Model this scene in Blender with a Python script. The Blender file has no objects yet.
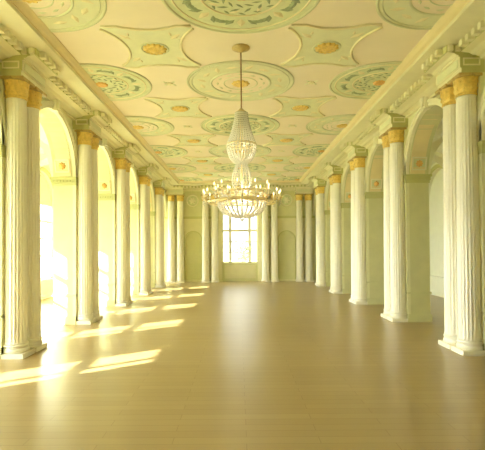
import bpy, bmesh, math, random
from mathutils import Vector, Matrix
random.seed(7)
PI = math.pi
S = bpy.context.scene
COL = S.collection

# ------------------------------------------------------------------ plan of the hall (metres)
BAY = 3.19
PIER0 = 7.43                       # first pier seen from the camera
PIER = [PIER0 + BAY * k for k in range(-4, 5)]      # pier centres along the hall
PH = 0.425                         # half width of a pier
ARCH = [PIER0 + BAY * (k + 0.5) for k in range(-4, 5)]
HALL = 3.845                        # hall face of the arcade
AISLE = 4.29                       # aisle face of the arcade
OUT = 6.85                         # inner face of the outer walls
END = 22.97                        # face of the end wall
BACK = -3.7
CEIL = 5.065
SPRING = 3.36
WHW, WSP, WOFF = 1.12, 3.32, 0.0                # aisle windows: half width, springing
COLX = 3.64
CE = 2.92                          # edge of the flat ceiling

# ------------------------------------------------------------------ materials
def srgb(r, g, b):
    f = lambda c: (c / 12.92 if c <= 0.04045 else ((c + 0.055) / 1.055) ** 2.4)
    return (f(r / 255), f(g / 255), f(b / 255), 1)

def mat(name, rgb, rough=0.6, metal=0.0, vary=0.0, scale=4.0, bump=0.0, bscale=40.0, spec=0.5):
    m = bpy.data.materials.new(name); m.use_nodes = True
    nt = m.node_tree; b = nt.nodes['Principled BSDF']
    b.inputs['Roughness'].default_value = rough
    b.inputs['Metallic'].default_value = metal
    b.inputs['Specular IOR Level'].default_value = spec
    c = srgb(*rgb)
    b.inputs['Base Color'].default_value = c
    if vary:
        tc = nt.nodes.new('ShaderNodeTexCoord')
        n = nt.nodes.new('ShaderNodeTexNoise'); n.inputs['Scale'].default_value = scale; n.inputs['Detail'].default_value = 4
        nt.links.new(tc.outputs['Object'], n.inputs['Vector'])
        r = nt.nodes.new('ShaderNodeValToRGB')
        r.color_ramp.elements[0].position = 0.3; r.color_ramp.elements[1].position = 0.7
        r.color_ramp.elements[0].color = tuple(x * (1 - vary) for x in c[:3]) + (1,)
        r.color_ramp.elements[1].color = tuple(min(1, x * (1 + vary)) for x in c[:3]) + (1,)
        nt.links.new(n.outputs['Fac'], r.inputs['Fac'])
        nt.links.new(r.outputs['Color'], b.inputs['Base Color'])
    if bump:
        tc = nt.nodes.new('ShaderNodeTexCoord')
        n = nt.nodes.new('ShaderNodeTexNoise'); n.inputs['Scale'].default_value = bscale
        nt.links.new(tc.outputs['Object'], n.inputs['Vector'])
        bp = nt.nodes.new('ShaderNodeBump'); bp.inputs['Strength'].default_value = bump
        nt.links.new(n.outputs['Fac'], bp.inputs['Height'])
        nt.links.new(bp.outputs['Normal'], b.inputs['Normal'])
    return m

M = {}
M['wall'] = mat('pale_green_plaster', (230, 229, 190), 0.7, vary=0.03)
M['reveal'] = mat('green_painted_reveal', (214, 213, 168), 0.7, vary=0.04)
M['endwall'] = mat('end_wall_green', (222, 221, 176), 0.7, vary=0.03)
M['dado'] = mat('end_wall_pale', (232, 228, 192), 0.7, vary=0.03)
M['cream'] = mat('cream_stucco', (240, 237, 210), 0.6, vary=0.02)
M['shaft'] = mat('white_column_stucco', (248, 244, 230), 0.45, vary=0.015)
M['cornice'] = mat('cornice_cream', (236, 231, 196), 0.6, vary=0.03)
M['corona'] = mat('cornice_tan', (236, 222, 176), 0.6, vary=0.03)
M['dentil'] = mat('cornice_green', (206, 206, 148), 0.65, vary=0.03)
M['block'] = mat('frieze_green', (196, 196, 136), 0.65, vary=0.04)
M['gold'] = mat('ochre_gilding', (238, 208, 118), 0.4, metal=0.1, vary=0.12, scale=25)
M['brown'] = mat('brown_gilding', (196, 172, 108), 0.45, metal=0.1, vary=0.1, scale=20)
M['ceiling'] = mat('ceiling_pink_plaster', (244, 232, 208), 0.75, vary=0.025, scale=1.5)
M['cgreen'] = mat('ceiling_pale_green', (228, 229, 194), 0.75, vary=0.04, scale=5)
M['cgreen2'] = mat('ceiling_mid_green', (220, 225, 186), 0.75, vary=0.06, scale=8)
M['leaf'] = mat('stucco_dark_green', (158, 172, 132), 0.7, vary=0.1, scale=12)
M['leafpale'] = mat('stucco_white', (238, 230, 190), 0.65)
M['rim'] = mat('stucco_rim_green', (216, 218, 182), 0.65)
M['orange'] = mat('orange_rosette', (234, 188, 112), 0.5, vary=0.1, scale=15)
M['brass'] = mat('gilt_brass', (240, 224, 172), 0.3, metal=0.35)
M['rod'] = mat('aged_rod', (150, 112, 60), 0.45, metal=0.5)
M['candle'] = mat('ivory_candle', (248, 240, 214), 0.5)
M['vault'] = mat('aisle_plaster', (242, 241, 224), 0.75, vary=0.02)
M['aislewall'] = mat('aisle_wall_plaster', (240, 240, 220), 0.75, vary=0.02)
M['white'] = mat('white_joinery', (240, 236, 214), 0.5)
M['lawn'] = mat('lawn', (170, 176, 140), 0.9, vary=0.2, scale=0.7)
M['bark'] = mat('bark', (110, 92, 70), 0.9)
M['foliage'] = mat('tree_leaves', (178, 184, 150), 0.8, vary=0.2, scale=3)

def crystal_mat():
    m = bpy.data.materials.new('cut_crystal'); m.use_nodes = True
    b = m.node_tree.nodes['Principled BSDF']
    b.inputs['Base Color'].default_value = srgb(255, 252, 240)
    b.inputs['Roughness'].default_value = 0.12
    b.inputs['Transmission Weight'].default_value = 0.25
    b.inputs['IOR'].default_value = 1.5
    b.inputs['Specular IOR Level'].default_value = 0.9
    return m
M['crystal'] = crystal_mat()

def emit_mat(name, rgb, strength):
    m = bpy.data.materials.new(name); m.use_nodes = True
    b = m.node_tree.nodes['Principled BSDF']
    b.inputs['Base Color'].default_value = srgb(*rgb)
    b.inputs['Emission Color'].default_value = srgb(*rgb)
    b.inputs['Emission Strength'].default_value = strength
    return m
M['bulb'] = emit_mat('lit_bulb', (255, 236, 190), 3.0)

def glass_mat():
    m = bpy.data.materials.new('window_glass'); m.use_nodes = True
    nt = m.node_tree; nt.nodes.clear()
    o = nt.nodes.new('ShaderNodeOutputMaterial')
    mx = nt.nodes.new('ShaderNodeMixShader'); mx.inputs['Fac'].default_value = 0.06
    t = nt.nodes.new('ShaderNodeBsdfTransparent'); t.inputs['Color'].default_value = (0.98, 0.99, 0.97, 1)
    g = nt.nodes.new('ShaderNodeBsdfGlossy'); g.inputs['Roughness'].default_value = 0.05
    nt.links.new(t.outputs[0], mx.inputs[1]); nt.links.new(g.outputs[0], mx.inputs[2])
    nt.links.new(mx.outputs[0], o.inputs['Surface'])
    return m
M['glass'] = glass_mat()

def floor_mat():
    m = bpy.data.materials.new('oak_parquet'); m.use_nodes = True
    nt = m.node_tree; b = nt.nodes['Principled BSDF']; L = nt.links
    tc = nt.nodes.new('ShaderNodeTexCoord')
    br = nt.nodes.new('ShaderNodeTexBrick')
    br.offset = 0.5; br.inputs['Scale'].default_value = 1.0
    br.inputs['Brick Width'].default_value = 1.3; br.inputs['Row Height'].default_value = 0.14
    br.inputs['Mortar Size'].default_value = 0.003; br.inputs['Mortar Smooth'].default_value = 0.4
    br.inputs['Color1'].default_value = srgb(166, 145, 100); br.inputs['Color2'].default_value = srgb(159, 137, 93)
    br.inputs['Mortar'].default_value = srgb(136, 112, 72)
    L.new(tc.outputs['Object'], br.inputs['Vector'])
    mp = nt.nodes.new('ShaderNodeMapping'); mp.inputs['Scale'].default_value = (1.2, 14, 1)
    L.new(tc.outputs['Object'], mp.inputs['Vector'])
    n = nt.nodes.new('ShaderNodeTexNoise'); n.inputs['Scale'].default_value = 2.2; n.inputs['Detail'].default_value = 6
    L.new(mp.outputs['Vector'], n.inputs['Vector'])
    r = nt.nodes.new('ShaderNodeValToRGB')
    r.color_ramp.elements[0].position = 0.3; r.color_ramp.elements[0].color = (0.98, 0.975, 0.965, 1)
    r.color_ramp.elements[1].position = 0.75; r.color_ramp.elements[1].color = (1.02, 1.015, 1.0, 1)
    L.new(n.outputs['Fac'], r.inputs['Fac'])
    mx = nt.nodes.new('ShaderNodeMix'); mx.data_type = 'RGBA'; mx.blend_type = 'MULTIPLY'
    mx.inputs['Factor'].default_value = 1.0
    L.new(br.outputs['Color'], mx.inputs['A']); L.new(r.outputs['Color'], mx.inputs['B'])
    L.new(mx.outputs['Result'], b.inputs['Base Color'])
    rr = nt.nodes.new('ShaderNodeMapRange'); rr.inputs['To Min'].default_value = 0.29; rr.inputs['To Max'].default_value = 0.32
    L.new(n.outputs['Fac'], rr.inputs['Value']); L.new(rr.outputs['Result'], b.inputs['Roughness'])
    bp = nt.nodes.new('ShaderNodeBump'); bp.inputs['Strength'].default_value = 0.04
    L.new(br.outputs['Fac'], bp.inputs['Height']); L.new(bp.outputs['Normal'], b.inputs['Normal'])
    b.inputs['Specular IOR Level'].default_value = 0.5
    return m
M['floor'] = floor_mat()

# ------------------------------------------------------------------ mesh helpers
class MB:
    def __init__(s):
        s.bm = bmesh.new()
    def face(s, pts, mi=0):
        f = s.bm.faces.new([s.bm.verts.new(p) for p in pts]); f.material_index = mi; return f
    def hull(s, a, b, mi=0, mside=None):
        """prism between two equal loops of points"""
        va = [s.bm.verts.new(p) for p in a]; vb = [s.bm.verts.new(p) for p in b]; n = len(a); fs = []
        fs.append(s.bm.faces.new(va)); fs.append(s.bm.faces.new(vb[::-1]))
        for f in fs: f.material_index = mi
        for i in range(n):
            f = s.bm.faces.new([va[i], vb[i], vb[(i + 1) % n], va[(i + 1) % n]])
            f.material_index = mi if mside is None else mside
            fs.append(f)
        bmesh.ops.recalc_face_normals(s.bm, faces=fs)
    def box(s, x0, x1, y0, y1, z0, z1, mi=0):
        s.hull([(x0, y0, z0), (x1, y0, z0), (x1, y1, z0), (x0, y1, z0)],
               [(x0, y0, z1), (x1, y0, z1), (x1, y1, z1), (x0, y1, z1)], mi)
    def lathe(s, prof, seg=24, c=(0, 0, 0), rad=None, mi=0, cap=True, smooth=True):
        """prof [(r, z)...]; rad(angle, r, z) may modulate the radius"""
        rings = []
        for r, z in prof:
            ring = []
            for k in range(seg):
                a = 2 * PI * k / seg
                q = rad(a, r, z) if rad else r
                ring.append(s.bm.verts.new((c[0] + q * math.cos(a), c[1] + q * math.sin(a), c[2] + z)))
            rings.append(ring)
        fs = []
        for A, B in zip(rings, rings[1:]):
            for k in range(seg):
                f = s.bm.faces.new([A[k], A[(k + 1) % seg], B[(k + 1) % seg], B[k]]); f.smooth = smooth; fs.append(f)
        if cap:
            fs.append(s.bm.faces.new(rings[0][::-1])); fs.append(s.bm.faces.new(rings[-1]))
        for f in fs: f.material_index = mi
    def tube(s, pts, r, seg=6, mi=0, closed=False):
        pts = [Vector(p) for p in pts]; n = len(pts); rings = []
        for i, p in enumerate(pts):
            if closed: d = pts[(i + 1) % n] - pts[i - 1]
            else: d = pts[min(i + 1, n - 1)] - pts[max(i - 1, 0)]
            d.normalize()
            up = Vector((0, 0, 1)) if abs(d.z) < 0.95 else Vector((1, 0, 0))
            u = d.cross(up).normalized(); v = d.cross(u).normalized()
            rr = r[i] if isinstance(r, (list, tuple)) else r
            rings.append([s.bm.verts.new(p + (u * math.cos(2 * PI * k / seg) + v * math.sin(2 * PI * k / seg)) * rr) for k in range(seg)])
        fs = []
        for i in range(n if closed else n - 1):
            A, B = rings[i], rings[(i + 1) % n]
            for k in range(seg):
                f = s.bm.faces.new([A[k], A[(k + 1) % seg], B[(k + 1) % seg], B[k]]); f.smooth = True; fs.append(f)
        if not closed:
            fs.append(s.bm.faces.new(rings[0][::-1])); fs.append(s.bm.faces.new(rings[-1]))
        for f in fs: f.material_index = mi
        bmesh.ops.recalc_face_normals(s.bm, faces=fs)
    def bead(s, c, r, h, seg=6, mi=0):
        """faceted drop"""
        c = Vector(c)
        t = s.bm.verts.new(c + Vector((0, 0, h))); b = s.bm.verts.new(c - Vector((0, 0, h)))
        ring = [s.bm.verts.new(c + Vector((r * math.cos(2 * PI * k / seg), r * math.sin(2 * PI * k / seg), 0))) for k in range(seg)]
        for k in range(seg):
            s.bm.faces.new([t, ring[k], ring[(k + 1) % seg]]).material_index = mi
            s.bm.faces.new([b, ring[(k + 1) % seg], ring[k]]).material_index = mi
    def build(s, name, mats, parent=None, clean=False):
        if clean:
            bmesh.ops.remove_doubles(s.bm, verts=s.bm.verts, dist=1e-5)
        me = bpy.data.meshes.new(name); s.bm.to_mesh(me); s.bm.free()
        for m in (mats if isinstance(mats, (list, tuple)) else [mats]): me.materials.append(m)
        o = bpy.data.objects.new(name, me); COL.objects.link(o)
        if parent: o.parent = parent
        return o

def struct(mb, name, mats, parent=None, clean=False):
    o = mb.build(name, mats, parent, clean)
    if not parent: o['kind'] = 'structure'
    return o
def thing(name, label, cat, loc=(0, 0, 0), rz=0, group=None):
    o = bpy.data.objects.new(name, None); COL.objects.link(o)
    o.location = loc; o.rotation_euler = (0, 0, rz); o.empty_display_size = 0.1
    o['label'] = label; o['category'] = cat; o['kind'] = 'thing'
    if group: o['group'] = group
    return o
def dup(root, loc, label, rz=0, group=None):
    r = root.copy(); COL.objects.link(r); r.location = loc; r.rotation_euler = (0, 0, rz); r['label'] = label
    if group: r['group'] = group
    for ch in list(root.children):
        c = ch.copy(); COL.objects.link(c); c.parent = r
        for g in list(ch.children):
            d = g.copy(); COL.objects.link(d); d.parent = c
    return r
TRIM = [0]
def trim(mb, mats):
    TRIM[0] += 1
    return struct(mb, 'trim_%d' % TRIM[0], mats)

# ------------------------------------------------------------------ walls with openings
def wall_mesh(mb, u0, u1, z1, openings, fmap, d0, d1, mside=1, n=22):
    """openings: (centre, half, sill, spring, arched) ; fmap(u, d, z) -> xyz"""
    def pr(poly):
        mb.hull([fmap(u, d0, z) for u, z in poly], [fmap(u, d1, z) for u, z in poly], 0, mside)
    u = u0
    for c, h, sill, sp, arched in sorted(openings):
        a, b = c - h, c + h
        if a > u + 1e-4: pr([(u, 0), (a, 0), (a, z1), (u, z1)])
        if sill > 0: pr([(a, 0), (b, 0), (b, sill), (a, sill)])
        if arched:
            for i in range(n):
                t0, t1 = PI - PI * i / n, PI - PI * (i + 1) / n
                p0 = (c + h * math.cos(t0), sp + h * math.sin(t0)); p1 = (c + h * math.cos(t1), sp + h * math.sin(t1))
                pr([p0, p1, (p1[0], z1), (p0[0], z1)])
        else:
            pr([(a, sp), (b, sp), (b, z1), (a, z1)])
        u = b
    if u < u1 - 1e-4: pr([(u, 0), (u1, 0), (u1, z1), (u, z1)])

def side_map(sd):
    return lambda u, d, z: (sd * d, u, z)
def end_map(u, d, z):
    return (u, d, z)

def arch_band(mb, c, sp, r0, r1, d0, d1, fmap, foot=None, n=28, mi=0, ry=None):
    """moulding ring over an arch, from d0 to d1 deep, with straight legs down to foot"""
    k = 1.0 if ry is None else ry
    pts = [(PI - PI * i / n) for i in range(n + 1)]
    q = lambda r, t: (c + r * math.cos(t), sp + k * r * math.sin(t))
    for t0, t1 in zip(pts, pts[1:]):
        poly = [q(r0, t0), q(r0, t1), q(r1, t1), q(r1, t0)]
        mb.hull([fmap(u, d0, z) for u, z in poly], [fmap(u, d1, z) for u, z in poly], mi)
    if foot is not None:
        for sgn in (-1, 1):
            poly = [(c + sgn * r0, foot), (c + sgn * r1, foot), (c + sgn * r1, sp), (c + sgn * r0, sp)]
            mb.hull([fmap(u, d0, z) for u, z in poly], [fmap(u, d1, z) for u, z in poly], mi)

# floor, ceiling
mb = MB(); mb.box(-OUT - 0.5, OUT + 0.5, BACK - 0.4, END + 0.5, -0.12, 0)
struct(mb, 'floor', M['floor'])
mb = MB(); mb.box(-HALL - 0.3, HALL + 0.3, BACK - 0.3, END + 0.3, CEIL, CEIL + 0.15)
struct(mb, 'ceiling', M['ceiling'])

ARCH_R = BAY / 2 - PH
arc_open = [(c, ARCH_R, 0, SPRING, True) for c in ARCH if c + ARCH_R < END]
arc_open += []
for sd, nm in ((-1, 'left'), (1, 'right')):
    fm = side_map(sd)
    mb = MB(); wall_mesh(mb, BACK, END, CEIL, arc_open, fm, HALL, AISLE)
    struct(mb, 'wall_%s' % nm, [M['wall'], M['reveal']])
    # outer wall of the aisle
    mb = MB()
    op = [(c + WOFF, WHW, 0.66, WSP, True) for c in ARCH]
    if sd < 0:
        wall_mesh(mb, BACK, END, CEIL, op, fm, OUT, OUT + 0.16)
        wall_mesh(mb, BACK, END, CEIL, op[2:-2] + op[-1:], fm, OUT + 0.16, OUT + 0.32)
    else:
        wall_mesh(mb, BACK, END, CEIL, op, fm, OUT, OUT + 0.16)
        mb.box(OUT + 0.16, OUT + 0.32, BACK, END, 0, CEIL)
    for c in PIER:                                   # flat responds opposite the piers
        x = sorted((sd * (OUT - 0.07), sd * OUT)); mb.box(x[0], x[1], c - 0.3, c + 0.3, 0, SPRING)
    struct(mb, 'wall_%s_aisle' % nm, [M['aislewall'], M['vault']])
    # groin vault over the aisle
    mb = MB(); nx, ny = 18, 22
    hw = (OUT - AISLE) / 2; H = 1.32
    for c in [p + BAY / 2 for p in PIER]:
        if c - BAY / 2 > END: continue
        g = []
        for i in range(nx + 1):
            row = []
            for j in range(ny + 1):
                a = -1 + 2 * i / nx; b = -1 + 2 * j / ny
                z = SPRING + H * max(math.sqrt(max(0, 1 - a * a)), math.sqrt(max(0, 1 - b * b)))
                row.append(mb.bm.verts.new((sd * (AISLE + hw + hw * a), c + BAY / 2 * b, z)))
            g.append(row)
        for i in range(nx):
            for j in range(ny):
                mb.bm.faces.new([g[i][j], g[i + 1][j], g[i + 1][j + 1], g[i][j + 1]])
    x = sorted((sd * AISLE, sd * (OUT + 0.3))); mb.box(x[0], x[1], BACK, END, CEIL - 0.1, CEIL + 0.1)
    struct(mb, 'ceiling_%s_aisle' % nm, M['vault'])
    # transverse ribs, wall ribs and aisle string course
    mb = MB()
    for p in PIER:
        cx = AISLE + hw
        arch_band(mb, cx, SPRING, hw - 0.12, hw + 0.05, p - 0.24, p + 0.24, lambda u, d, z: (sd * u, d, z), ry=1.03, n=20)
    trim(mb, M['cream'])
    mb = MB()
    for c in ARCH:
        arch_band(mb, c + WOFF, WSP, WHW, WHW + 0.12, OUT - 0.06, OUT, fm, foot=0.66, n=24)
        arch_band(mb, c + WOFF, WSP, WHW, WHW + 0.045, OUT - 0.09, OUT - 0.06, fm, foot=0.66, n=24)
    x = sorted((sd * (OUT - 0.1), sd * OUT))
    for p in PIER:
        mb.box(x[0], x[1], p - 0.36, p + 0.36, SPRING - 0.13, SPRING - 0.02)
        mb.box(x[0], x[1], p - 0.33, p + 0.33, 0.0, 0.16)
    trim(mb, M['dentil'])
    # archivolts on the hall face, each arch its own
    for c in ARCH:
        if c < 4 or c + ARCH_R > END: continue
        mb = MB()
        arch_band(mb, c, SPRING, ARCH_R, ARCH_R + 0.07, HALL - 0.075, HALL, fm)
        arch_band(mb, c, SPRING, ARCH_R + 0.07, ARCH_R + 0.13, HALL - 0.095, HALL, fm)
        trim(mb, M['cream'])
        mb = MB()                                    # raised band along the soffit of the arch
        arch_band(mb, c, SPRING + 0.02, ARCH_R - 0.018, ARCH_R, HALL + 0.03, AISLE - 0.085, fm, mi=0)
        trim(mb, M['corona'])
        mb = MB()                                    # keystone
        p = [(c - 0.075, SPRING + ARCH_R - 0.02), (c + 0.075, SPRING + ARCH_R - 0.02), (c + 0.13, SPRING + ARCH_R + 0.29), (c - 0.13, SPRING + ARCH_R + 0.29)]
        mb.hull([fm(u, HALL - 0.14, z) for u, z in p], [fm(u, HALL, z) for u, z in p])
        q = [(c - 0.045, SPRING + ARCH_R + 0.02), (c + 0.045, SPRING + ARCH_R + 0.02), (c + 0.08, SPRING + ARCH_R + 0.25), (c - 0.08, SPRING + ARCH_R + 0.25)]
        mb.hull([fm(u, HALL - 0.18, z) for u, z in q], [fm(u, HALL - 0.14, z) for u, z in q])
        trim(mb, M['cream'])
    for p in PIER:                                   # flat pilaster behind each pair of columns
        if p < 4: continue
        x = sorted((sd * 3.77, sd * HALL)); mb = MB(); mb.box(x[0], x[1], p - PH, p + PH, 0, 4.46)
        trim(mb, M['wall'])
    # imposts and dado mouldings round each pier
    for p in PIER:
        if p < 4: continue
        mb = MB()
        for zz0, zz1, e in ((SPRING - 0.19, SPRING - 0.13, 0.02), (SPRING - 0.13, SPRING - 0.05, 0.035), (SPRING - 0.05, SPRING, 0.06)):
            x = sorted((sd * (3.77 - e * 0.3), sd * (AISLE + e)))
            mb.box(x[0], x[1], p - PH - e, p + PH + e, zz0, zz1)
        for k in range(6):                            # small teeth under the impost
            xx = HALL + 0.04 + k * 0.075
            x = sorted((sd * xx, sd * (xx + 0.04))); mb.box(x[0], x[1], p - PH - 0.05, p + PH + 0.05, SPRING - 0.12, SPRING - 0.075)
        trim(mb, M['block'])
        mb = MB()
        for zz0, zz1, e in ((0.0, 0.15, 0.03), (0.15, 0.18, 0.02), (0.64, 0.68, 0.025)):
            x = sorted((sd * 3.77, sd * (AISLE + e)))
            mb.box(x[0], x[1], p - PH - e, p + PH + e, zz0, zz1)
        o = struct(mb, 'baseboard_pier_%s_%d' % (nm, PIER.index(p)), M['reveal'])
    mb = MB(); x = sorted((sd * (OUT - 0.03), sd * OUT)); mb.box(x[0], x[1], BACK, END, 0, 0.14)
    struct(mb, 'baseboard_%s' % nm, M['aislewall'])

# ------------------------------------------------------------------ entablature
def cornice(y0, y1, breaks, fm, name_m):
    """continuous cornice with blocks breaking forward over each pair of columns. fm(u, d, z)"""
    mb = MB()
    def run(a, b, prof, mi):
        mb.hull([fm(a, d, z) for d, z in prof], [fm(b, d, z) for d, z in prof], mi, mi)
    B = HALL
    base = [(B, 4.66), (3.77, 4.66), (3.77, 4.70), (3.70, 4.73), (3.66, 4.73), (3.60, 4.765), (3.47, 4.78), (3.47, 4.89), (B, 4.89)]
    run(y0, y1, base, 0)
    run(y0, y1, [(3.6, 4.781), (3.466, 4.781), (3.466, 4.884), (3.6, 4.884)], 2)
    run(y0, y1, [(B, 4.885), (3.30, 4.885), (3.10, 4.905), (3.04, 4.91), (3.04, 4.965), (B, 4.965)], 0)
    run(y0, y1, [(B, 4.965), (3.03, 4.965), (3.03, 4.985), (2.985, 5.0), (2.95, 5.03), (CE, 5.05), (CE, CEIL), (B, CEIL)], 1)
    P = 0.175
    def teeth(a, b, d0, d1):
        n = max(1, int((b - a) / P)); s = (b - a - n * P) / 2
        for i in range(n):
            u = a + s + (i + 0.5) * P
            mb.hull([fm(u - 0.045, d0, 4.785), fm(u + 0.045, d0, 4.785), fm(u + 0.045, d1, 4.785), fm(u - 0.045, d1, 4.785)],
                    [fm(u - 0.045, d0, 4.88), fm(u + 0.045, d0, 4.88), fm(u + 0.045, d1, 4.88), fm(u - 0.045, d1, 4.88)], 0)
    edges = [y0]
    for c, h in breaks: edges += [c - h, c + h]
    edges.append(y1)
    for a, b in zip(edges[0::2], edges[1::2]):
        if b - a > 0.1: teeth(a + 0.06, b - 0.06, 3.365, 3.466)
    def block(a, b, prof):
        mb.hull([fm(a, d, z) for d, z in prof], [fm(b, d, z) for d, z in prof], 3, 0)
    for c, h in breaks:
        run(c - h - 0.001, c + h + 0.001, [(B, 4.781), (3.236, 4.781), (3.236, 4.884), (B, 4.884)], 2)
        block(c - h, c + h, [(B, 4.45), (3.475, 4.45), (3.475, 4.53), (3.455, 4.535), (3.455, 4.70), (3.43, 4.705), (3.43, 4.73), (3.40, 4.735), (3.36, 4.765), (3.24, 4.785), (3.24, 4.887), (B, 4.887)])
        teeth(c - h, c + h, 3.15, 3.238)
        for e in (-1, 1):                              # teeth on the returns
            for k in range(2):
                d = 3.26 + k * 0.12
                u0, u1 = c + e * h, c + e * (h + 0.05)
                mb.hull([fm(u0, d, 4.785), fm(u1, d, 4.785), fm(u1, d + 0.07, 4.785), fm(u0, d + 0.07, 4.785)],
                        [fm(u0, d, 4.88), fm(u1, d, 4.88), fm(u1, d + 0.07, 4.88), fm(u0, d + 0.07, 4.88)], 0)
            # sunk panel frame on the return of the block
            u0, u1 = c + e * h, c + e * (h + 0.012)
            for d0, d1, z0, z1 in ((3.50, 3.77, 4.565, 4.585), (3.50, 3.77, 4.665, 4.685), (3.50, 3.52, 4.585, 4.665), (3.75, 3.77, 4.585, 4.665)):
                mb.hull([fm(u0, d0, z0), fm(u1, d0, z0), fm(u1, d1, z0), fm(u0, d1, z0)],
                        [fm(u0, d0, z1), fm(u1, d0, z1), fm(u1, d1, z1), fm(u0, d1, z1)], 0)
        # carved panel on the face of the block
        mb.hull([fm(c - 0.36, 3.455, 4.56), fm(c + 0.36, 3.455, 4.56), fm(c + 0.36, 3.455, 4.68), fm(c - 0.36, 3.455, 4.68)],
                [fm(c - 0.36, 3.44, 4.56), fm(c + 0.36, 3.44, 4.56), fm(c + 0.36, 3.44, 4.68), fm(c - 0.36, 3.44, 4.68)], 4)
    return trim(mb, [M['cornice'], M['corona'], M['dentil'], M['block'], M['cgreen']])
for sd in (-1, 1):
    cornice(BACK, END, [(p, PH) for p in PIER if p > 0], side_map(sd), '')
YOFF = END - HALL
ENDPAIRS = [-3.27, -1.52, 1.52, 3.27]
cornice(-HALL, HALL, [(c, 0.42) for c in ENDPAIRS], lambda u, d, z: (u, d + YOFF, z), '')

# ------------------------------------------------------------------ end wall with window, niches
WC, WH = 0.0, 0.92
mb = MB()
niches = [(-2.40, 0.42, 0.12, 2.15, True), (2.40, 0.42, 0.12, 2.15, True)]
wall_mesh(mb, -OUT - 0.3, OUT + 0.3, CEIL, niches + [(WC, WH, 0.0, 3.45, True)], end_map, END, END + 0.16)
wall_mesh(mb, -OUT - 0.3, OUT + 0.3, CEIL, [(WC, WH, 0.95, 3.45, True)], end_map, END + 0.16, END + 0.34)
struct(mb, 'wall_end', [M['endwall'], M['endwall']])
mb = MB()                                              # paler lower wall, plaster skin between niches and columns
wall_mesh(mb, -HALL, -WH - 0.02, 3.27, [niches[0]], end_map, END - 0.012, END)
wall_mesh(mb, WH + 0.02, HALL, 3.27, [niches[1]], end_map, END - 0.012, END)
trim(mb, [M['dado'], M['dado']])
mb = MB()
for a, b in ((-HALL, -1.1), (1.1, HALL)):
    mb.box(a, b, END - 0.06, END, 3.28, 3.36); mb.box(a, b, END - 0.035, END, 3.24, 3.28)
for c in (-2.40, 2.40):
    arch_band(mb, c, 2.15, 0.42, 0.47, END - 0.03, END, end_map, foot=0.12)
trim(mb, M['dentil'])
mb = MB()
for a, b in ((-HALL, -1.1), (1.1, HALL)): mb.box(a, b, END - 0.03, END, 0, 0.12)
struct(mb, 'baseboard_end', M['dado'])
mb = MB()                                              # window surround down to the floor
arch_band(mb, WC, 3.45, WH, WH + 0.16, END - 0.07, END, end_map, foot=0)
arch_band(mb, WC, 3.45, WH + 0.11, WH + 0.17, END - 0.09, END - 0.07, end_map, foot=0)
trim(mb, M['dado'])
mb = MB()                                              # panelled apron under the window
mb.box(-0.80, 0.80, END + 0.135, END + 0.16, 0.16, 0.84)
mb.box(-0.70, 0.70, END + 0.125, END + 0.14, 0.24, 0.76)
mb.box(-0.92, 0.92, END + 0.06, END + 0.16, 0.90, 0.96)
trim(mb, M['dado'])

# plain back wall behind the camera
mb = MB()
BW = []
wall_mesh(mb, -OUT - 0.3, OUT + 0.3, CEIL, BW, end_map, BACK - 0.3, BACK)
struct(mb, 'wall_back', [M['wall'], M['reveal']])

# ------------------------------------------------------------------ windows
WN = [0]
def window(fm, c, hw, sill, sp, d, bars_v, bars_z, thin_z, solid_top=False, arch=True, thick=0.05):
    """frame and glazing of one window; bars at given offsets. d = mid depth of the sash"""
    WN[0] += 1
    mb = MB()
    def bar(u0, u1, z0, z1, e=thick):
        mb.hull([fm(u0, d - e, z0), fm(u1, d - e, z0), fm(u1, d + e, z0), fm(u0, d + e, z0)],
                [fm(u0, d - e, z1), fm(u1, d - e, z1), fm(u1, d + e, z1), fm(u0, d + e, z1)])
    F = 0.06
    bar(c - hw, c - hw + F, sill, sp); bar(c + hw - F, c + hw, sill, sp); bar(c - hw, c + hw, sill, sill + F)
    bar(c - hw, c + hw, sp - F / 2, sp + F / 2)
    top = sp + hw if arch else sp
    for o, w in bars_v: bar(c + o - w / 2, c + o + w / 2, sill, sp)
    for z, w in bars_z: bar(c - hw, c + hw, z - w / 2, z + w / 2, thick * 0.8)
    for z, w in thin_z: bar(c - hw, c + hw, z - w / 2, z + w / 2, thick * 0.5)
    if arch:
        arch_band(mb, c, sp, hw - F, hw, d - thick, d + thick, fm, n=20)
        if not solid_top:
            for a in (PI / 4, PI / 2, 3 * PI / 4):
                u, z = math.cos(a), math.sin(a)
                p0 = Vector((c + 0.25 * hw * u, sp + 0.25 * hw * z)); p1 = Vector((c + hw * u, sp + hw * z))
                nrm = Vector((-z, u)) * 0.015
                poly = [p0 - nrm, p1 - nrm, p1 + nrm, p0 + nrm]
                mb.hull([fm(q[0], d - 0.025, q[1]) for q in poly], [fm(q[0], d + 0.025, q[1]) for q in poly])
            arch_band(mb, c, sp, 0.22 * hw, 0.25 * hw + 0.02, d - 0.025, d + 0.025, fm, n=14)
    w = struct(mb, 'window_%d' % WN[0], M['white'])
    mb = MB()
    poly = [(c - hw + 0.01, sill + 0.01), (c + hw - 0.01, sill + 0.01), (c + hw - 0.01, sp)]
    if arch and not solid_top: poly += [(c + (hw - 0.01) * math.cos(PI * i / 16), sp + (hw - 0.01) * math.sin(PI * i / 16)) for i in range(1, 16)]
    poly += [(c - hw + 0.01, sp)]
    mb.hull([fm(u, d - 0.004, z) for u, z in poly], [fm(u, d + 0.004, z) for u, z in poly])
    mb.build('pane', M['glass'], w)
    if arch and solid_top:
        mb = MB()
        poly = [(c + (hw - 0.005) * math.cos(PI * i / 20), sp + (hw - 0.005) * math.sin(PI * i / 20)) for i in range(21)]
        mb.hull([fm(u, d - 0.02, z) for u, z in poly], [fm(u, d + 0.05, z) for u, z in poly])
        mb.build('tympanum', M['white'], w)
    return w
T_ROW = 0.61
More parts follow.
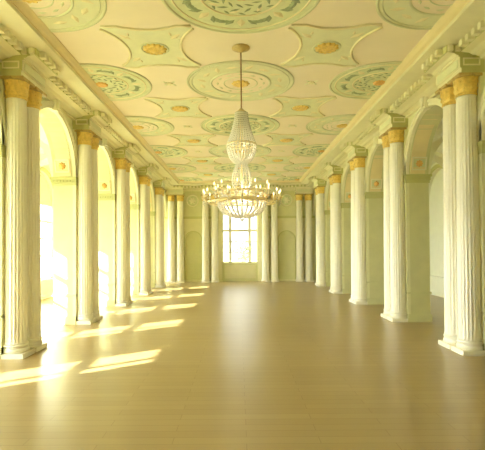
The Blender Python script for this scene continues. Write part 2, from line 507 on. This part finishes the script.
for c in ARCH:
    if 18 < c < 20 or c < 2: continue
    window(side_map(-1), c + WOFF, WHW, 0.66, WSP, OUT + 0.16, [(-0.33, 0.05), (0.33, 0.05)],
           [(WSP - T_ROW, 0.09)], [(WSP - T_ROW * 2, 0.06), (WSP - T_ROW * 3, 0.06)], solid_top=True)
window(end_map, WC, WH, 0.95, 3.45, END + 0.25, [(-0.5, 0.14), (0.5, 0.14)], [(2.63, 0.12)], [(2.05, 0.05), (1.5, 0.03)])

# ------------------------------------------------------------------ columns
def flutes(n, depth):
    def f(a, r, z):
        t = (a * n / (2 * PI)) % 1.0
        return r - depth * max(0.0, math.sin(PI * t)) ** 0.8 * (r / 0.18)
    return f
def make_column(label):
    t = thing('fluted_column', label, 'column')
    mb = MB(); mb.box(-0.21, 0.21, -0.21, 0.165, 0, 0.075); mb.build('plinth', M['shaft'], t)
    mb = MB(); pr = []
    for a in range(9): pr.append((0.172 + 0.028 * math.cos(-PI / 2 + PI * a / 8), 0.113 + 0.038 * math.sin(-PI / 2 + PI * a / 8)))
    pr += [(0.187, 0.155), (0.187, 0.168)]
    for a in range(7): pr.append((0.182 + 0.014 * math.cos(-PI / 2 + PI * a / 6), 0.186 + 0.018 * math.sin(-PI / 2 + PI * a / 6)))
    pr += [(0.180, 0.21)]
    mb.lathe(pr, 32); mb.build('base_moulding', M['shaft'], t)
    mb = MB(); pr = [(0.182, 0.205), (0.178, 0.24)]
    for k in range(11):
        u = k / 10; pr.append((0.177 - 0.027 * u ** 1.6, 0.26 + 3.80 * u))
    pr += [(0.150, 4.09), (0.152, 4.12)]
    mb.lathe(pr, 120, rad=lambda a, r, z: flutes(20, 0.016)(a, r, z) if 0.25 < z < 4.08 else r)
    mb.build('shaft', M['shaft'], t)
    mb = MB()
    def leafy(a, r, z):
        return r + 0.008 * math.cos(10 * a) * (0.3 + 0.7 * (z - 4.15) / 0.25)
    mb.lathe([(0.150, 4.12), (0.168, 4.13), (0.168, 4.15)], 40)
    mb.lathe([(0.152, 4.15), (0.166, 4.19), (0.176, 4.23), (0.168, 4.25), (0.172, 4.30), (0.186, 4.345), (0.180, 4.36), (0.186, 4.385), (0.192, 4.40)], 40, rad=leafy)
    for k in range(10):
        a = 2 * PI * k / 10
        mb.bead((0.178 * math.cos(a), 0.178 * math.sin(a), 4.22), 0.013, 0.03)
        mb.bead((0.182 * math.cos(a + PI / 10), 0.182 * math.sin(a + PI / 10), 4.33), 0.013, 0.03)
    cp = mb.build('capital', M['gold'], t)
    mb = MB(); mb.box(-0.205, 0.205, -0.205, 0.16, 4.40, 4.447); ab = mb.build('abacus', M['brown'], cp)
    for k in range(3):
        a = -PI / 2 + (k - 1) * PI / 2
        mb = MB(); mb.bead((0.205 * math.cos(a), 0.205 * math.sin(a) if k == 1 else 0, 4.42), 0.03, 0.03, 8)
        mb.build('abacus_flower', M['brown'], cp)
    return t

ORD = ['first', 'second', 'third', 'fourth', 'fifth']
protoC = None
for sd in (-1, 1):
    for k in range(5):
        p = PIER0 + BAY * k
        for e in (-1, 1):
            side = 'sunlit left' if sd < 0 else 'right'
            lab = 'white fluted column, %s of the %s pair along the %s arcade' % ('nearer' if e < 0 else 'farther', ORD[k], side)
            loc = (sd * COLX, p + e * 0.235, 0)
            rz = PI / 2 if sd < 0 else -PI / 2
            if protoC is None:
                protoC = make_column(lab); protoC.location = loc; protoC.rotation_euler = (0, 0, rz)
                protoC['group'] = 'columns along the left arcade'
            else:
                dup(protoC, loc, lab, rz, 'columns along the %s arcade' % ('left' if sd < 0 else 'right'))
for c, nm in zip(ENDPAIRS, ('left corner of the end wall', 'left of the end window', 'right of the end window', 'right corner of the end wall')):
    for e in (-1, 1):
        inner = (e > 0) == (c < 0)
        if 'corner' in nm: lab = 'white fluted column in the %s, the one %s' % (nm, 'toward the window' if inner else 'against the arcade')
        else: lab = 'white fluted column standing %s, the one %s' % (nm, 'beside its frame' if inner else 'beside the niche')
        dup(protoC, (c + e * 0.235, END - 0.21, 0), lab, 0, 'columns on the end wall')

# ------------------------------------------------------------------ plaques on the arch jambs facing the camera
def make_plaque(label):
    t = thing('wall_plaque', label, 'plaque')
    mb = MB(); w, h = 0.165, 0.15
    for a in ((-w, w, -h, -h + 0.03), (-w, w, h - 0.03, h), (-w, -w + 0.03, -h, h), (w - 0.03, w, -h, h)):
        mb.box(a[0], a[1], -0.03, 0.0, a[2], a[3])
    mb.build('frame', M['cream'], t)
    mb = MB(); mb.box(-w + 0.03, w - 0.03, -0.012, 0, -h + 0.03, h - 0.03); mb.build('panel', M['cgreen2'], t)
    mb = MB()
    mb.lathe([(0.075, 0), (0.075, 0.012), (0.04, 0.02), (0.03, 0.03), (0.0, 0.034)], 32, rad=lambda a, r, z: r * (1 + 0.14 * math.cos(8 * a)))
    for v in mb.bm.verts: v.co = (v.co.x, -0.012 - v.co.z, v.co.y)
    bmesh.ops.recalc_face_normals(mb.bm, faces=mb.bm.faces)
    mb.build('rosette', M['orange'], t)
    return t
protoP = None
for sd in (-1, 1):
    for k in range(5):
        c = PIER0 + BAY * (k + 0.5)
        if c + ARCH_R > END: continue
        zz = 0.25; r = ARCH_R
        yy = c + math.sqrt(r * r - zz * zz) - 0.004
        lab = 'square rosette plaque on the jamb of the %s arch, %s arcade' % (ORD[k], 'sunlit left' if sd < 0 else 'right')
        loc = (sd * (HALL + AISLE) / 2, yy - 0.003, SPRING + zz)
        if protoP is None:
            protoP = make_plaque(lab); o = protoP; o.location = loc; o['group'] = 'plaques on the arch jambs'
        else: o = dup(protoP, loc, lab, 0, 'plaques on the arch jambs')
        o.rotation_euler = (math.asin(zz / r), 0, 0)

# roundels on the end wall
def make_roundel(label):
    t = thing('wall_roundel', label, 'roundel')
    def lay(mb):
        for v in mb.bm.verts: v.co = (v.co.x, -v.co.z, v.co.y)
        bmesh.ops.recalc_face_normals(mb.bm, faces=mb.bm.faces)
    mb = MB(); mb.lathe([(0.25, 0), (0.25, 0.03), (0.28, 0.05), (0.32, 0.03), (0.32, 0)], 40, cap=False); lay(mb); mb.build('rim', M['cream'], t)
    mb = MB(); mb.lathe([(0.26, 0), (0.26, 0.012)], 40); lay(mb); mb.build('field', M['cgreen2'], t)
    mb = MB(); mb.lathe([(0.16, 0.012), (0.15, 0.03), (0.08, 0.045), (0.03, 0.05)], 48, rad=lambda a, r, z: r * (1 + 0.18 * math.cos(6 * a))); lay(mb); mb.build('rosette', M['cream'], t)
    return t
ro = make_roundel('round plaster roundel on the green end wall, above the niche left of the window')
ro.location = (-2.42, END + 0.008, 4.18); ro['group'] = 'roundels on the end wall'
dup(ro, (2.42, END + 0.008, 4.18), 'round plaster roundel on the green end wall, above the niche right of the window', 0, 'roundels on the end wall')

# ------------------------------------------------------------------ ceiling stucco (built hanging under z = 0)
def clipx(mb, lim):
    """cut the disc where the cornice meets it. lim = (co, no) planes, outer side removed"""
    for co, no in lim:
        bmesh.ops.bisect_plane(mb.bm, geom=mb.bm.verts[:] + mb.bm.edges[:] + mb.bm.faces[:], plane_co=co, plane_no=no, clear_outer=True)
def ring(mb, r0, r1, z0, z1, seg=72, rad=None):
    mb.lathe([(r0, 0), (r0, -z0), ((r0 + r1) / 2, -z1), (r1, -z0), (r1, 0)], seg, rad=rad, cap=False)
def leaf(mb, c, ang, ln, w, z=0.012, mi=0):
    """a pointed raised leaf lying on the ceiling"""
    d = Vector((math.cos(ang), math.sin(ang), 0)); n = Vector((-d.y, d.x, 0)); c = Vector(c)
    pts = [c - d * ln / 2, c + n * w / 2 - d * ln * 0.1, c + n * w * 0.3 + d * ln * 0.25, c + d * ln / 2, c - n * w * 0.3 + d * ln * 0.25, c - n * w / 2 - d * ln * 0.1]
    vs = [mb.bm.verts.new((p.x, p.y, -0.003)) for p in pts]; m = mb.bm.verts.new((c.x, c.y, -z - 0.003))
    for i in range(6):
        f = mb.bm.faces.new([vs[i], vs[(i + 1) % 6], m]); f.material_index = mi
LEAF = {}
def leaf_part(t, c, ang, ln, w, z, m, lim, dz=0.0):
    for co, no in lim:
        if (Vector((c[0], c[1], 0)) - Vector(co)).dot(Vector(no)) > -ln * 0.4: return
    key = (round(ln, 4), round(w, 4), z, m)
    if key not in LEAF:
        mb = MB(); leaf(mb, (0, 0, 0), 0, ln, w, z)
        LEAF[key] = o = mb.build('stucco_leaf', M[m], t)
    else:
        o = LEAF[key].copy(); COL.objects.link(o); o.parent = t
    o.location = (c[0], c[1], -dz); o.rotation_euler = (0, 0, ang)
def rosette_mesh(r, n=10, h=0.05):
    mb = MB(); mb.lathe([(r, 0), (r, -h * 0.4), (r * 0.7, -h * 0.8), (r * 0.62, -h * 0.5), (r * 0.3, -h), (0.001, -h * 1.1)], 60, rad=lambda a, q, z: q * (1 + 0.10 * math.cos(n * a)), cap=False)
    return mb
def medallion(kind, label, loc, R, lim, group):
    t = thing('ceiling_medallion', label, 'medallion', loc, 0, group)
    mb = MB(); mb.lathe([(R, 0), (R, -0.008), (0.001, -0.008)], 72, cap=False, smooth=False); clipx(mb, lim)
    mb.build('field', M['cgreen'] if kind == 'A' else M['cgreen2'], t)
    mb = MB(); ring(mb, R * 0.955, R, 0.014, 0.024)
    if kind == 'A': ring(mb, R * 0.90, R * 0.92, 0.012, 0.02)
    clipx(mb, lim); mb.build('outer_rim', M['rim'], t)
    if kind == 'A':
        mb = MB(); mb.lathe([(R * 0.54, 0), (R * 0.54, -0.012), (0.001, -0.012)], 60, cap=False, smooth=False); clipx(mb, lim); mb.build('inner_field', M['ceiling'], t)
        mb = MB(); ring(mb, R * 0.53, R * 0.57, 0.02, 0.03); ring(mb, R * 0.30, R * 0.32, 0.016, 0.022, 48); clipx(mb, lim); mb.build('inner_rim', M['rim'], t)
        for k in range(16):
            a = 2 * PI * (k + 0.5) / 16
            leaf_part(t, (0.73 * R * math.cos(a), 0.73 * R * math.sin(a), 0), a + (PI / 2 if k % 2 else 0.5), 0.24 * R, 0.10 * R, 0.016, 'leafpale', lim, 0.006)
        mb = MB()
        for k in range(12):
            a = 2 * PI * k / 12
            leaf(mb, (0.43 * R * math.cos(a), 0.43 * R * math.sin(a), 0), a + PI / 2, 0.15 * R, 0.05 * R, 0.02)
        for v in mb.bm.verts: v.co.z -= 0.008
        clipx(mb, lim); mb.build('inner_leaves', M['rim'], t)
    else:
        mb = MB(); ring(mb, R * 0.86, R * 0.885, 0.014, 0.022); ring(mb, R * 0.50, R * 0.53, 0.014, 0.022, 60); clipx(mb, lim); mb.build('inner_rim', M['leafpale'], t)
        mb = MB()
        for k in range(8):                             # dark leaf sprays round the edge
            a = 2 * PI * (k + 0.5) / 8
            for j in (-2, -1, 0, 1, 2):
                b = a + j * 0.085
                leaf(mb, (0.70 * R * math.cos(b), 0.70 * R * math.sin(b), 0), b + PI / 2 + j * 0.5, 0.19 * R, 0.085 * R, 0.014)
        for k in range(14):                            # lacy scrolls round the rosette
            a = 2 * PI * k / 14
            leaf(mb, (0.46 * R * math.cos(a + .2), 0.46 * R * math.sin(a + .2), 0), a - 0.9, 0.12 * R, 0.04 * R, 0.014)
            leaf(mb, (0.38 * R * math.cos(a), 0.38 * R * math.sin(a), 0), a + 0.9, 0.16 * R, 0.045 * R, 0.014)
            leaf(mb, (0.27 * R * math.cos(a + 0.3), 0.27 * R * math.sin(a + 0.3), 0), a - 0.6, 0.14 * R, 0.04 * R, 0.014)
        for v in mb.bm.verts: v.co.z -= 0.006
        clipx(mb, lim); mb.build('leaf_sprays', M['leaf'], t)
        for k in range(8):
            a = 2 * PI * k / 8
            leaf_part(t, (0.70 * R * math.cos(a), 0.70 * R * math.sin(a), 0), a, 0.22 * R, 0.12 * R, 0.02, 'leafpale', lim, 0.006)
            leaf_part(t, (0.42 * R * math.cos(a + .2), 0.42 * R * math.sin(a + .2), 0), a + 1.2, 0.16 * R, 0.06 * R, 0.02, 'leafpale', lim, 0.006)
    mb = rosette_mesh(0.155 * R if kind == 'A' else 0.11 * R); clipx(mb, lim)
    for v in mb.bm.verts: v.co.z -= 0.008
    mb.build('rosette', M['gold'] if kind == 'A' else M['orange'], t)
    return t
SIDEX, SIDER, CENR = 2.815, 1.0, 1.085
YLIM = END - HALL + CE
ROWN = ['nearest', 'second', 'third', 'fourth', 'fifth', 'sixth']
for i in range(6):
    c = PIER0 + BAY * (i - 0.5)
    cl = [((0, YLIM - c, 0), (0, 1, 0))] if c + 1.1 > YLIM else []
    kc = 'A' if i % 2 == 1 else 'B'; ks = 'B' if i % 2 == 1 else 'A'
    look = {'A': 'pale double-ringed ceiling medallion', 'B': 'green leaf-wreathed ceiling medallion'}
    medallion(kc, '%s on the middle line, %s row from the camera' % (look[kc], ROWN[i]), (0, c, CEIL), CENR, cl, 'medallions along the middle of the ceiling')
    for sd in (-1, 1):
        L2 = cl + [((sd * (CE - SIDEX), 0, 0), (sd, 0, 0))]
        lk = {'A': 'pale half medallion', 'B': 'leafy green half medallion'}[ks]
        medallion(ks, '%s, cut by the %s cornice, %s row from the camera' % (lk, 'left' if sd < 0 else 'right', ROWN[i]), (sd * SIDEX, c, CEIL), SIDER, L2, 'half medallions along the cornices')

def arc_panel():
    """outline of the star panel: four concave sides bounded by the round fields"""
    bx, by = 0.74, 0.74; pts = []
    cx, rx = 1.44, 1.00; cy, ry = BAY / 2, 0.95
    def side(cn, r, horiz, sgn):
        out = []
        for i in range(13):
            s = -0.68 + 1.36 * i / 12
            if horiz:  # side facing +-y
                y = cn - math.sqrt(max(0.0, r * r - s * s)); out.append((s, sgn * min(y, 0.76)))
            else:
                x = cn - math.sqrt(max(0.0, r * r - s * s)); out.append((sgn * min(x, 0.76), s))
        return out
    bottom = side(cy, ry, True, -1); right = side(cx, rx, False, 1); top = side(cy, ry, True, 1)[::-1]; left = side(cx, rx, False, -1)[::-1]
    return bottom + right + top + left
def make_star(label):
    t = thing('star_ornament', label, 'ceiling ornament')
    pts = arc_panel()
    mb = MB()
    c = mb.bm.verts.new((0, 0, -0.008)); vs = [mb.bm.verts.new((x, y, -0.008)) for x, y in pts]
    for i in range(len(vs)):
        a, b = vs[i], vs[(i + 1) % len(vs)]
        if (a.co - b.co).length > 1e-4: mb.bm.faces.new([c, a, b])
    mb.build('field', M['cgreen'], t)
    mb = MB(); n = len(pts) // 4
    for q in range(4):
        mb.tube([(x, y, -0.010) for x, y in pts[q * n:(q + 1) * n]], 0.022, 6)
    mb.build('rim', M['leafpale'], t)
    mb = rosette_mesh(0.18, 12, 0.06)
    for v in mb.bm.verts: v.co.z -= 0.008
    mb.build('rosette', M['gold'], t)
    mb = MB(); ring(mb, 0.21, 0.235, 0.018, 0.026, 40); mb.build('rosette_ring', M['rim'], t)
    for sx in (-1, 1):
        for sy in (-1, 1):
            mb = MB(); a = math.atan2(sy, sx)
            leaf(mb, (sx * 0.40, sy * 0.42, 0), a, 0.26, 0.11, 0.02); leaf(mb, (sx * 0.50, sy * 0.36, 0), a - sx * sy * 0.9, 0.13, 0.05, 0.016)
            leaf(mb, (sx * 0.33, sy * 0.50, 0), a + sx * sy * 0.9, 0.13, 0.05, 0.016)
            for v in mb.bm.verts: v.co.z -= 0.006
            mb.build('corner_leaves', M['leafpale'], t)
    return t
def make_small(label):
    t = thing('ceiling_rosette', label, 'rosette')
    mb = rosette_mesh(0.06, 6, 0.035); mb.build('boss', M['leafpale'], t)
    mb = MB()
    for k in range(4):
        a = PI / 4 + k * PI / 2
        leaf(mb, (0.12 * math.cos(a), 0.10 * math.sin(a), 0), a, 0.13, 0.06, 0.016)
    mb.build('petals', M['cgreen'], t)
    return t
star = small = None
for i in range(5):
    for sd in (-1, 1):
        lab = 'green ceiling star with gold rosette, %s %s the middle line' % (ROWN[i], 'to the left of' if sd < 0 else 'to the right of')
        loc = (sd * 1.44, PIER0 + BAY * i, CEIL)
        if star is None: star = make_star(lab); star.location = loc; star['group'] = 'green star panels'
        else: dup(star, loc, lab, 0, 'green star panels')
for i in range(6):
    for sd in (-1, 1):
        lab = 'small plaster flower on the ceiling, %s %s the middle line' % (ROWN[i], 'to the left of' if sd < 0 else 'to the right of')
        loc = (sd * 1.44, PIER0 + BAY * (i - 0.5), CEIL)
        if small is None: small = make_small(lab); small.location = loc; small['group'] = 'small plaster flowers'
        else: dup(small, loc, lab, 0, 'small plaster flowers')

# ------------------------------------------------------------------ chandelier
CHY = PIER0
def chandelier():
    t = thing('chandelier', 'tall crystal chandelier with two tiers of candle lights, hanging on a long rod', 'chandelier', (0, CHY, CEIL))
    Z = lambda z: z - CEIL
    mb = MB(); mb.lathe([(0.15, 0), (0.15, -0.02), (0.09, -0.035), (0.05, -0.06), (0.012, -0.09)], 28); mb.build('ceiling_rose', M['brown'], t)
    mb = MB(); mb.tube([(0, 0, Z(5.02)), (0, 0, Z(3.95))], 0.011, 8)
    mb.build('rod', M['rod'], t)
    mb = MB(); mb.tube([(0, 0, Z(3.95)), (0, 0, Z(2.25))], 0.016, 8); mb.build('stem', M['brass'], t)
    mb = MB(); mb.lathe([(0.02, Z(4.04)), (0.05, Z(4.01)), (0.10, Z(3.97)), (0.105, Z(3.95)), (0.02, Z(3.95))], 24); mb.build('crown', M['brass'], t)
    def hoop(z, r, h, name):
        mb = MB(); mb.lathe([(r - 0.012, Z(z - h / 2)), (r + 0.008, Z(z - h / 2)), (r + 0.012, Z(z)), (r + 0.008, Z(z + h / 2)), (r - 0.012, Z(z + h / 2)), (r - 0.012, Z(z - h / 2))], 48, cap=False)
        for k in range(4):
            a = PI / 4 + k * PI / 2; mb.tube([(0, 0, Z(z)), ((r - 0.005) * math.cos(a), (r - 0.005) * math.sin(a), Z(z))], 0.007, 5)
        mb.build(name, M['brass'], t)
    hoop(3.43, 0.24, 0.03, 'upper_hoop'); hoop(2.64, 0.37, 0.03, 'middle_hoop'); hoop(2.50, 0.40, 0.05, 'lower_hoop'); hoop(2.47, 0.56, 0.03, 'outer_hoop')
    def strands(n, path, name, r=0.011, nb=14):
        for k in range(n):
            a = 2 * PI * k / n; mb = MB()
            for j in range(nb + 1):
                rr, z = path(j / nb)
                mb.bead((rr * math.cos(a), rr * math.sin(a), Z(z)), r, r * 1.6)
            mb.build(name, M['crystal'], t)
    strands(28, lambda u: (0.10 + 0.14 * u ** 1.5, 3.95 - 0.52 * u), 'crystal_strand', 0.016, 15)
    strands(24, lambda u: (0.24 * math.cos(u * 1.35), 3.42 - 0.30 * math.sin(u * PI / 2)), 'crystal_swag', 0.017, 11)
    strands(14, lambda u: (0.07 + 0.06 * math.sin(PI * u) + 0.05 * u, 3.12 - 0.48 * u), 'stem_crystal', 0.018, 12)
    strands(20, lambda u: (0.37 + 0.03 * u - 0.06 * math.sin(PI * u), 2.64 - 0.14 * u), 'tier_crystal', 0.018, 7)
    strands(28, lambda u: (0.40 * math.cos(u * 1.4), 2.48 - 0.25 * math.sin(u * PI / 2)), 'basket_crystal', 0.020, 12)
    mb = MB(); mb.bead((0, 0, Z(2.19)), 0.04, 0.06, 8); mb.build('finial', M['crystal'], t)
    def arms(n, r0, z0, r1, z1, off):
        for k in range(n):
            a = 2 * PI * (k + off) / n; ca, sa = math.cos(a), math.sin(a)
            pts = []
            for j in range(8):
                u = j / 7; rr = r0 + (r1 - r0) * u; z = z0 - 0.07 * math.sin(PI * u) + (z1 - z0) * u * u
                pts.append((rr * ca, rr * sa, Z(z)))
            mb = MB(); mb.tube(pts, 0.008, 5)
            mb.lathe([(0.006, -0.01), (0.034, 0.0), (0.038, 0.012), (0.014, 0.012)], 12, (r1 * ca, r1 * sa, Z(z1)))
            ar = mb.build('candle_arm', M['brass'], t)
            mb = MB(); mb.lathe([(0.012, 0.01), (0.011, 0.09)], 8, (r1 * ca, r1 * sa, Z(z1))); mb.build('candle', M['candle'], ar)
            mb = MB(); mb.lathe([(0.004, 0.09), (0.011, 0.105), (0.010, 0.12), (0.002, 0.145)], 8, (r1 * ca, r1 * sa, Z(z1))); mb.build('bulb', M['bulb'], ar)
            mb = MB()
            for q in range(3): mb.bead((r1 * ca, r1 * sa, Z(z1 - 0.03 - q * 0.035)), 0.012, 0.018)
            mb.build('arm_pendant', M['crystal'], ar)
    arms(18, 0.40, 2.50, 0.64, 2.53, 0.5)
    arms(10, 0.36, 2.64, 0.46, 2.66, 0.25)
    return t
chandelier()

for z, e in ((2.40, 11), (3.32, 3), (2.68, 4)):           # lamps inside the crystal baskets
    l = bpy.data.lights.new('chandelier_lamp', 'POINT'); l.energy = e; l.shadow_soft_size = 0.06; l.color = (1.0, 0.9, 0.7)
    o = bpy.data.objects.new('chandelier_lamp', l); COL.objects.link(o); o.location = (0.03, CHY, z)

# ------------------------------------------------------------------ outside: lawn and a tree beyond the end window
mb = MB(); mb.box(-60, 60, -50, 90, -0.8, -0.7); g = struct(mb, 'ground', M['lawn'])
def tree(x, y, h, label):
    t = thing('tree', label, 'tree', (x, y, -0.7), 0, 'trees outside the end window')
    mb = MB(); mb.tube([(0, 0, 0), (0.05, 0, h * 0.3), (0, 0.05, h * 0.6)], [0.22, 0.16, 0.08], 8); mb.build('trunk', M['bark'], t)
    mb = MB()
    for k in range(900):
        d = Vector((random.gauss(0, 1), random.gauss(0, 1), random.gauss(0, 1))).normalized() * random.uniform(0.45, 1.0)
        c = Vector((d.x * h * 0.3, d.y * h * 0.3, h * 0.62 + d.z * h * 0.36)); s = random.uniform(0.12, 0.26)
        a = Vector((random.gauss(0, 1), random.gauss(0, 1), random.gauss(0, 1))).normalized(); b = a.orthogonal().normalized()
        mb.face([c - a * s, c + b * s * 0.5, c + a * s, c - b * s * 0.5])
    mb.build('foliage', M['foliage'], t)
tree(0.3, 48, 3.6, 'small pale tree seen low in the middle of the end window')

# ------------------------------------------------------------------ light
SKY_LO, SKY_HI = 2.2, 30.0
SLOPE, TAN = 0.72, 0.582
sun = bpy.data.lights.new('sun', 'SUN'); sun.energy = 48.0; sun.angle = math.radians(0.6); sun.color = (0.97, 0.99, 0.90)
so = bpy.data.objects.new('sun', sun); COL.objects.link(so)
so.rotation_euler = Vector((1, SLOPE, -TAN)).to_track_quat('-Z', 'Y').to_euler()
w = bpy.data.worlds.new('sky'); S.world = w; w.use_nodes = True
nt = w.node_tree; bg = nt.nodes['Background']
# hazy sky, brightest on the side of the sun
tc = nt.nodes.new('ShaderNodeTexCoord')
dt = nt.nodes.new('ShaderNodeVectorMath'); dt.operation = 'DOT_PRODUCT'; dt.inputs[1].default_value = (-0.98, 0.0, 0.2)
nt.links.new(tc.outputs['Generated'], dt.inputs[0])
mr = nt.nodes.new('ShaderNodeMapRange'); mr.interpolation_type = 'SMOOTHSTEP'
mr.inputs['From Min'].default_value = -0.1; mr.inputs['From Max'].default_value = 0.9
mr.inputs['To Min'].default_value = SKY_LO; mr.inputs['To Max'].default_value = SKY_HI
nt.links.new(dt.outputs['Value'], mr.inputs['Value']); nt.links.new(mr.outputs['Result'], bg.inputs['Strength'])
bg.inputs['Color'].default_value = (0.95, 1.0, 0.97, 1)
def portal(loc, rot, sx, sy):
    l = bpy.data.lights.new('portal', 'AREA'); l.shape = 'RECTANGLE'; l.size = sx; l.size_y = sy
    l.cycles.is_portal = True
    o = bpy.data.objects.new('portal', l); COL.objects.link(o); o.location = loc; o.rotation_euler = rot
for c in ARCH:
    if 2 < c < 18 or c > 20: portal((-OUT - 0.30, c + WOFF, 2.0), (0, -PI / 2, 0), 2.8, 2.25)
portal((0, END + 0.33, 2.5), (-PI / 2, 0, 0), 1.9, 3.1)

# ------------------------------------------------------------------ camera
cam = bpy.data.cameras.new('camera'); co = bpy.data.objects.new('camera', cam); COL.objects.link(co)
F = 447.0
cam.sensor_width = 36; cam.lens = F / 485 * 36
PITCH, ROLL = math.radians(1.0), math.radians(-0.4)
cam.shift_x = (242.5 - 238.9) / 485
cam.shift_y = (248.5 - 225 - F * math.tan(PITCH)) / 485
co.location = (-0.055, 0, 1.7)
co.rotation_euler = (Matrix.Rotation(PI / 2 + PITCH, 3, 'X') @ Matrix.Rotation(ROLL, 3, 'Z')).to_euler()
S.camera = co
cam.clip_end = 300
S.view_settings.view_transform = 'Standard'; S.view_settings.look = 'None'
S.view_settings.exposure = 0.03; S.view_settings.gamma = 1
S.cycles.max_bounces = 10; S.cycles.diffuse_bounces = 8
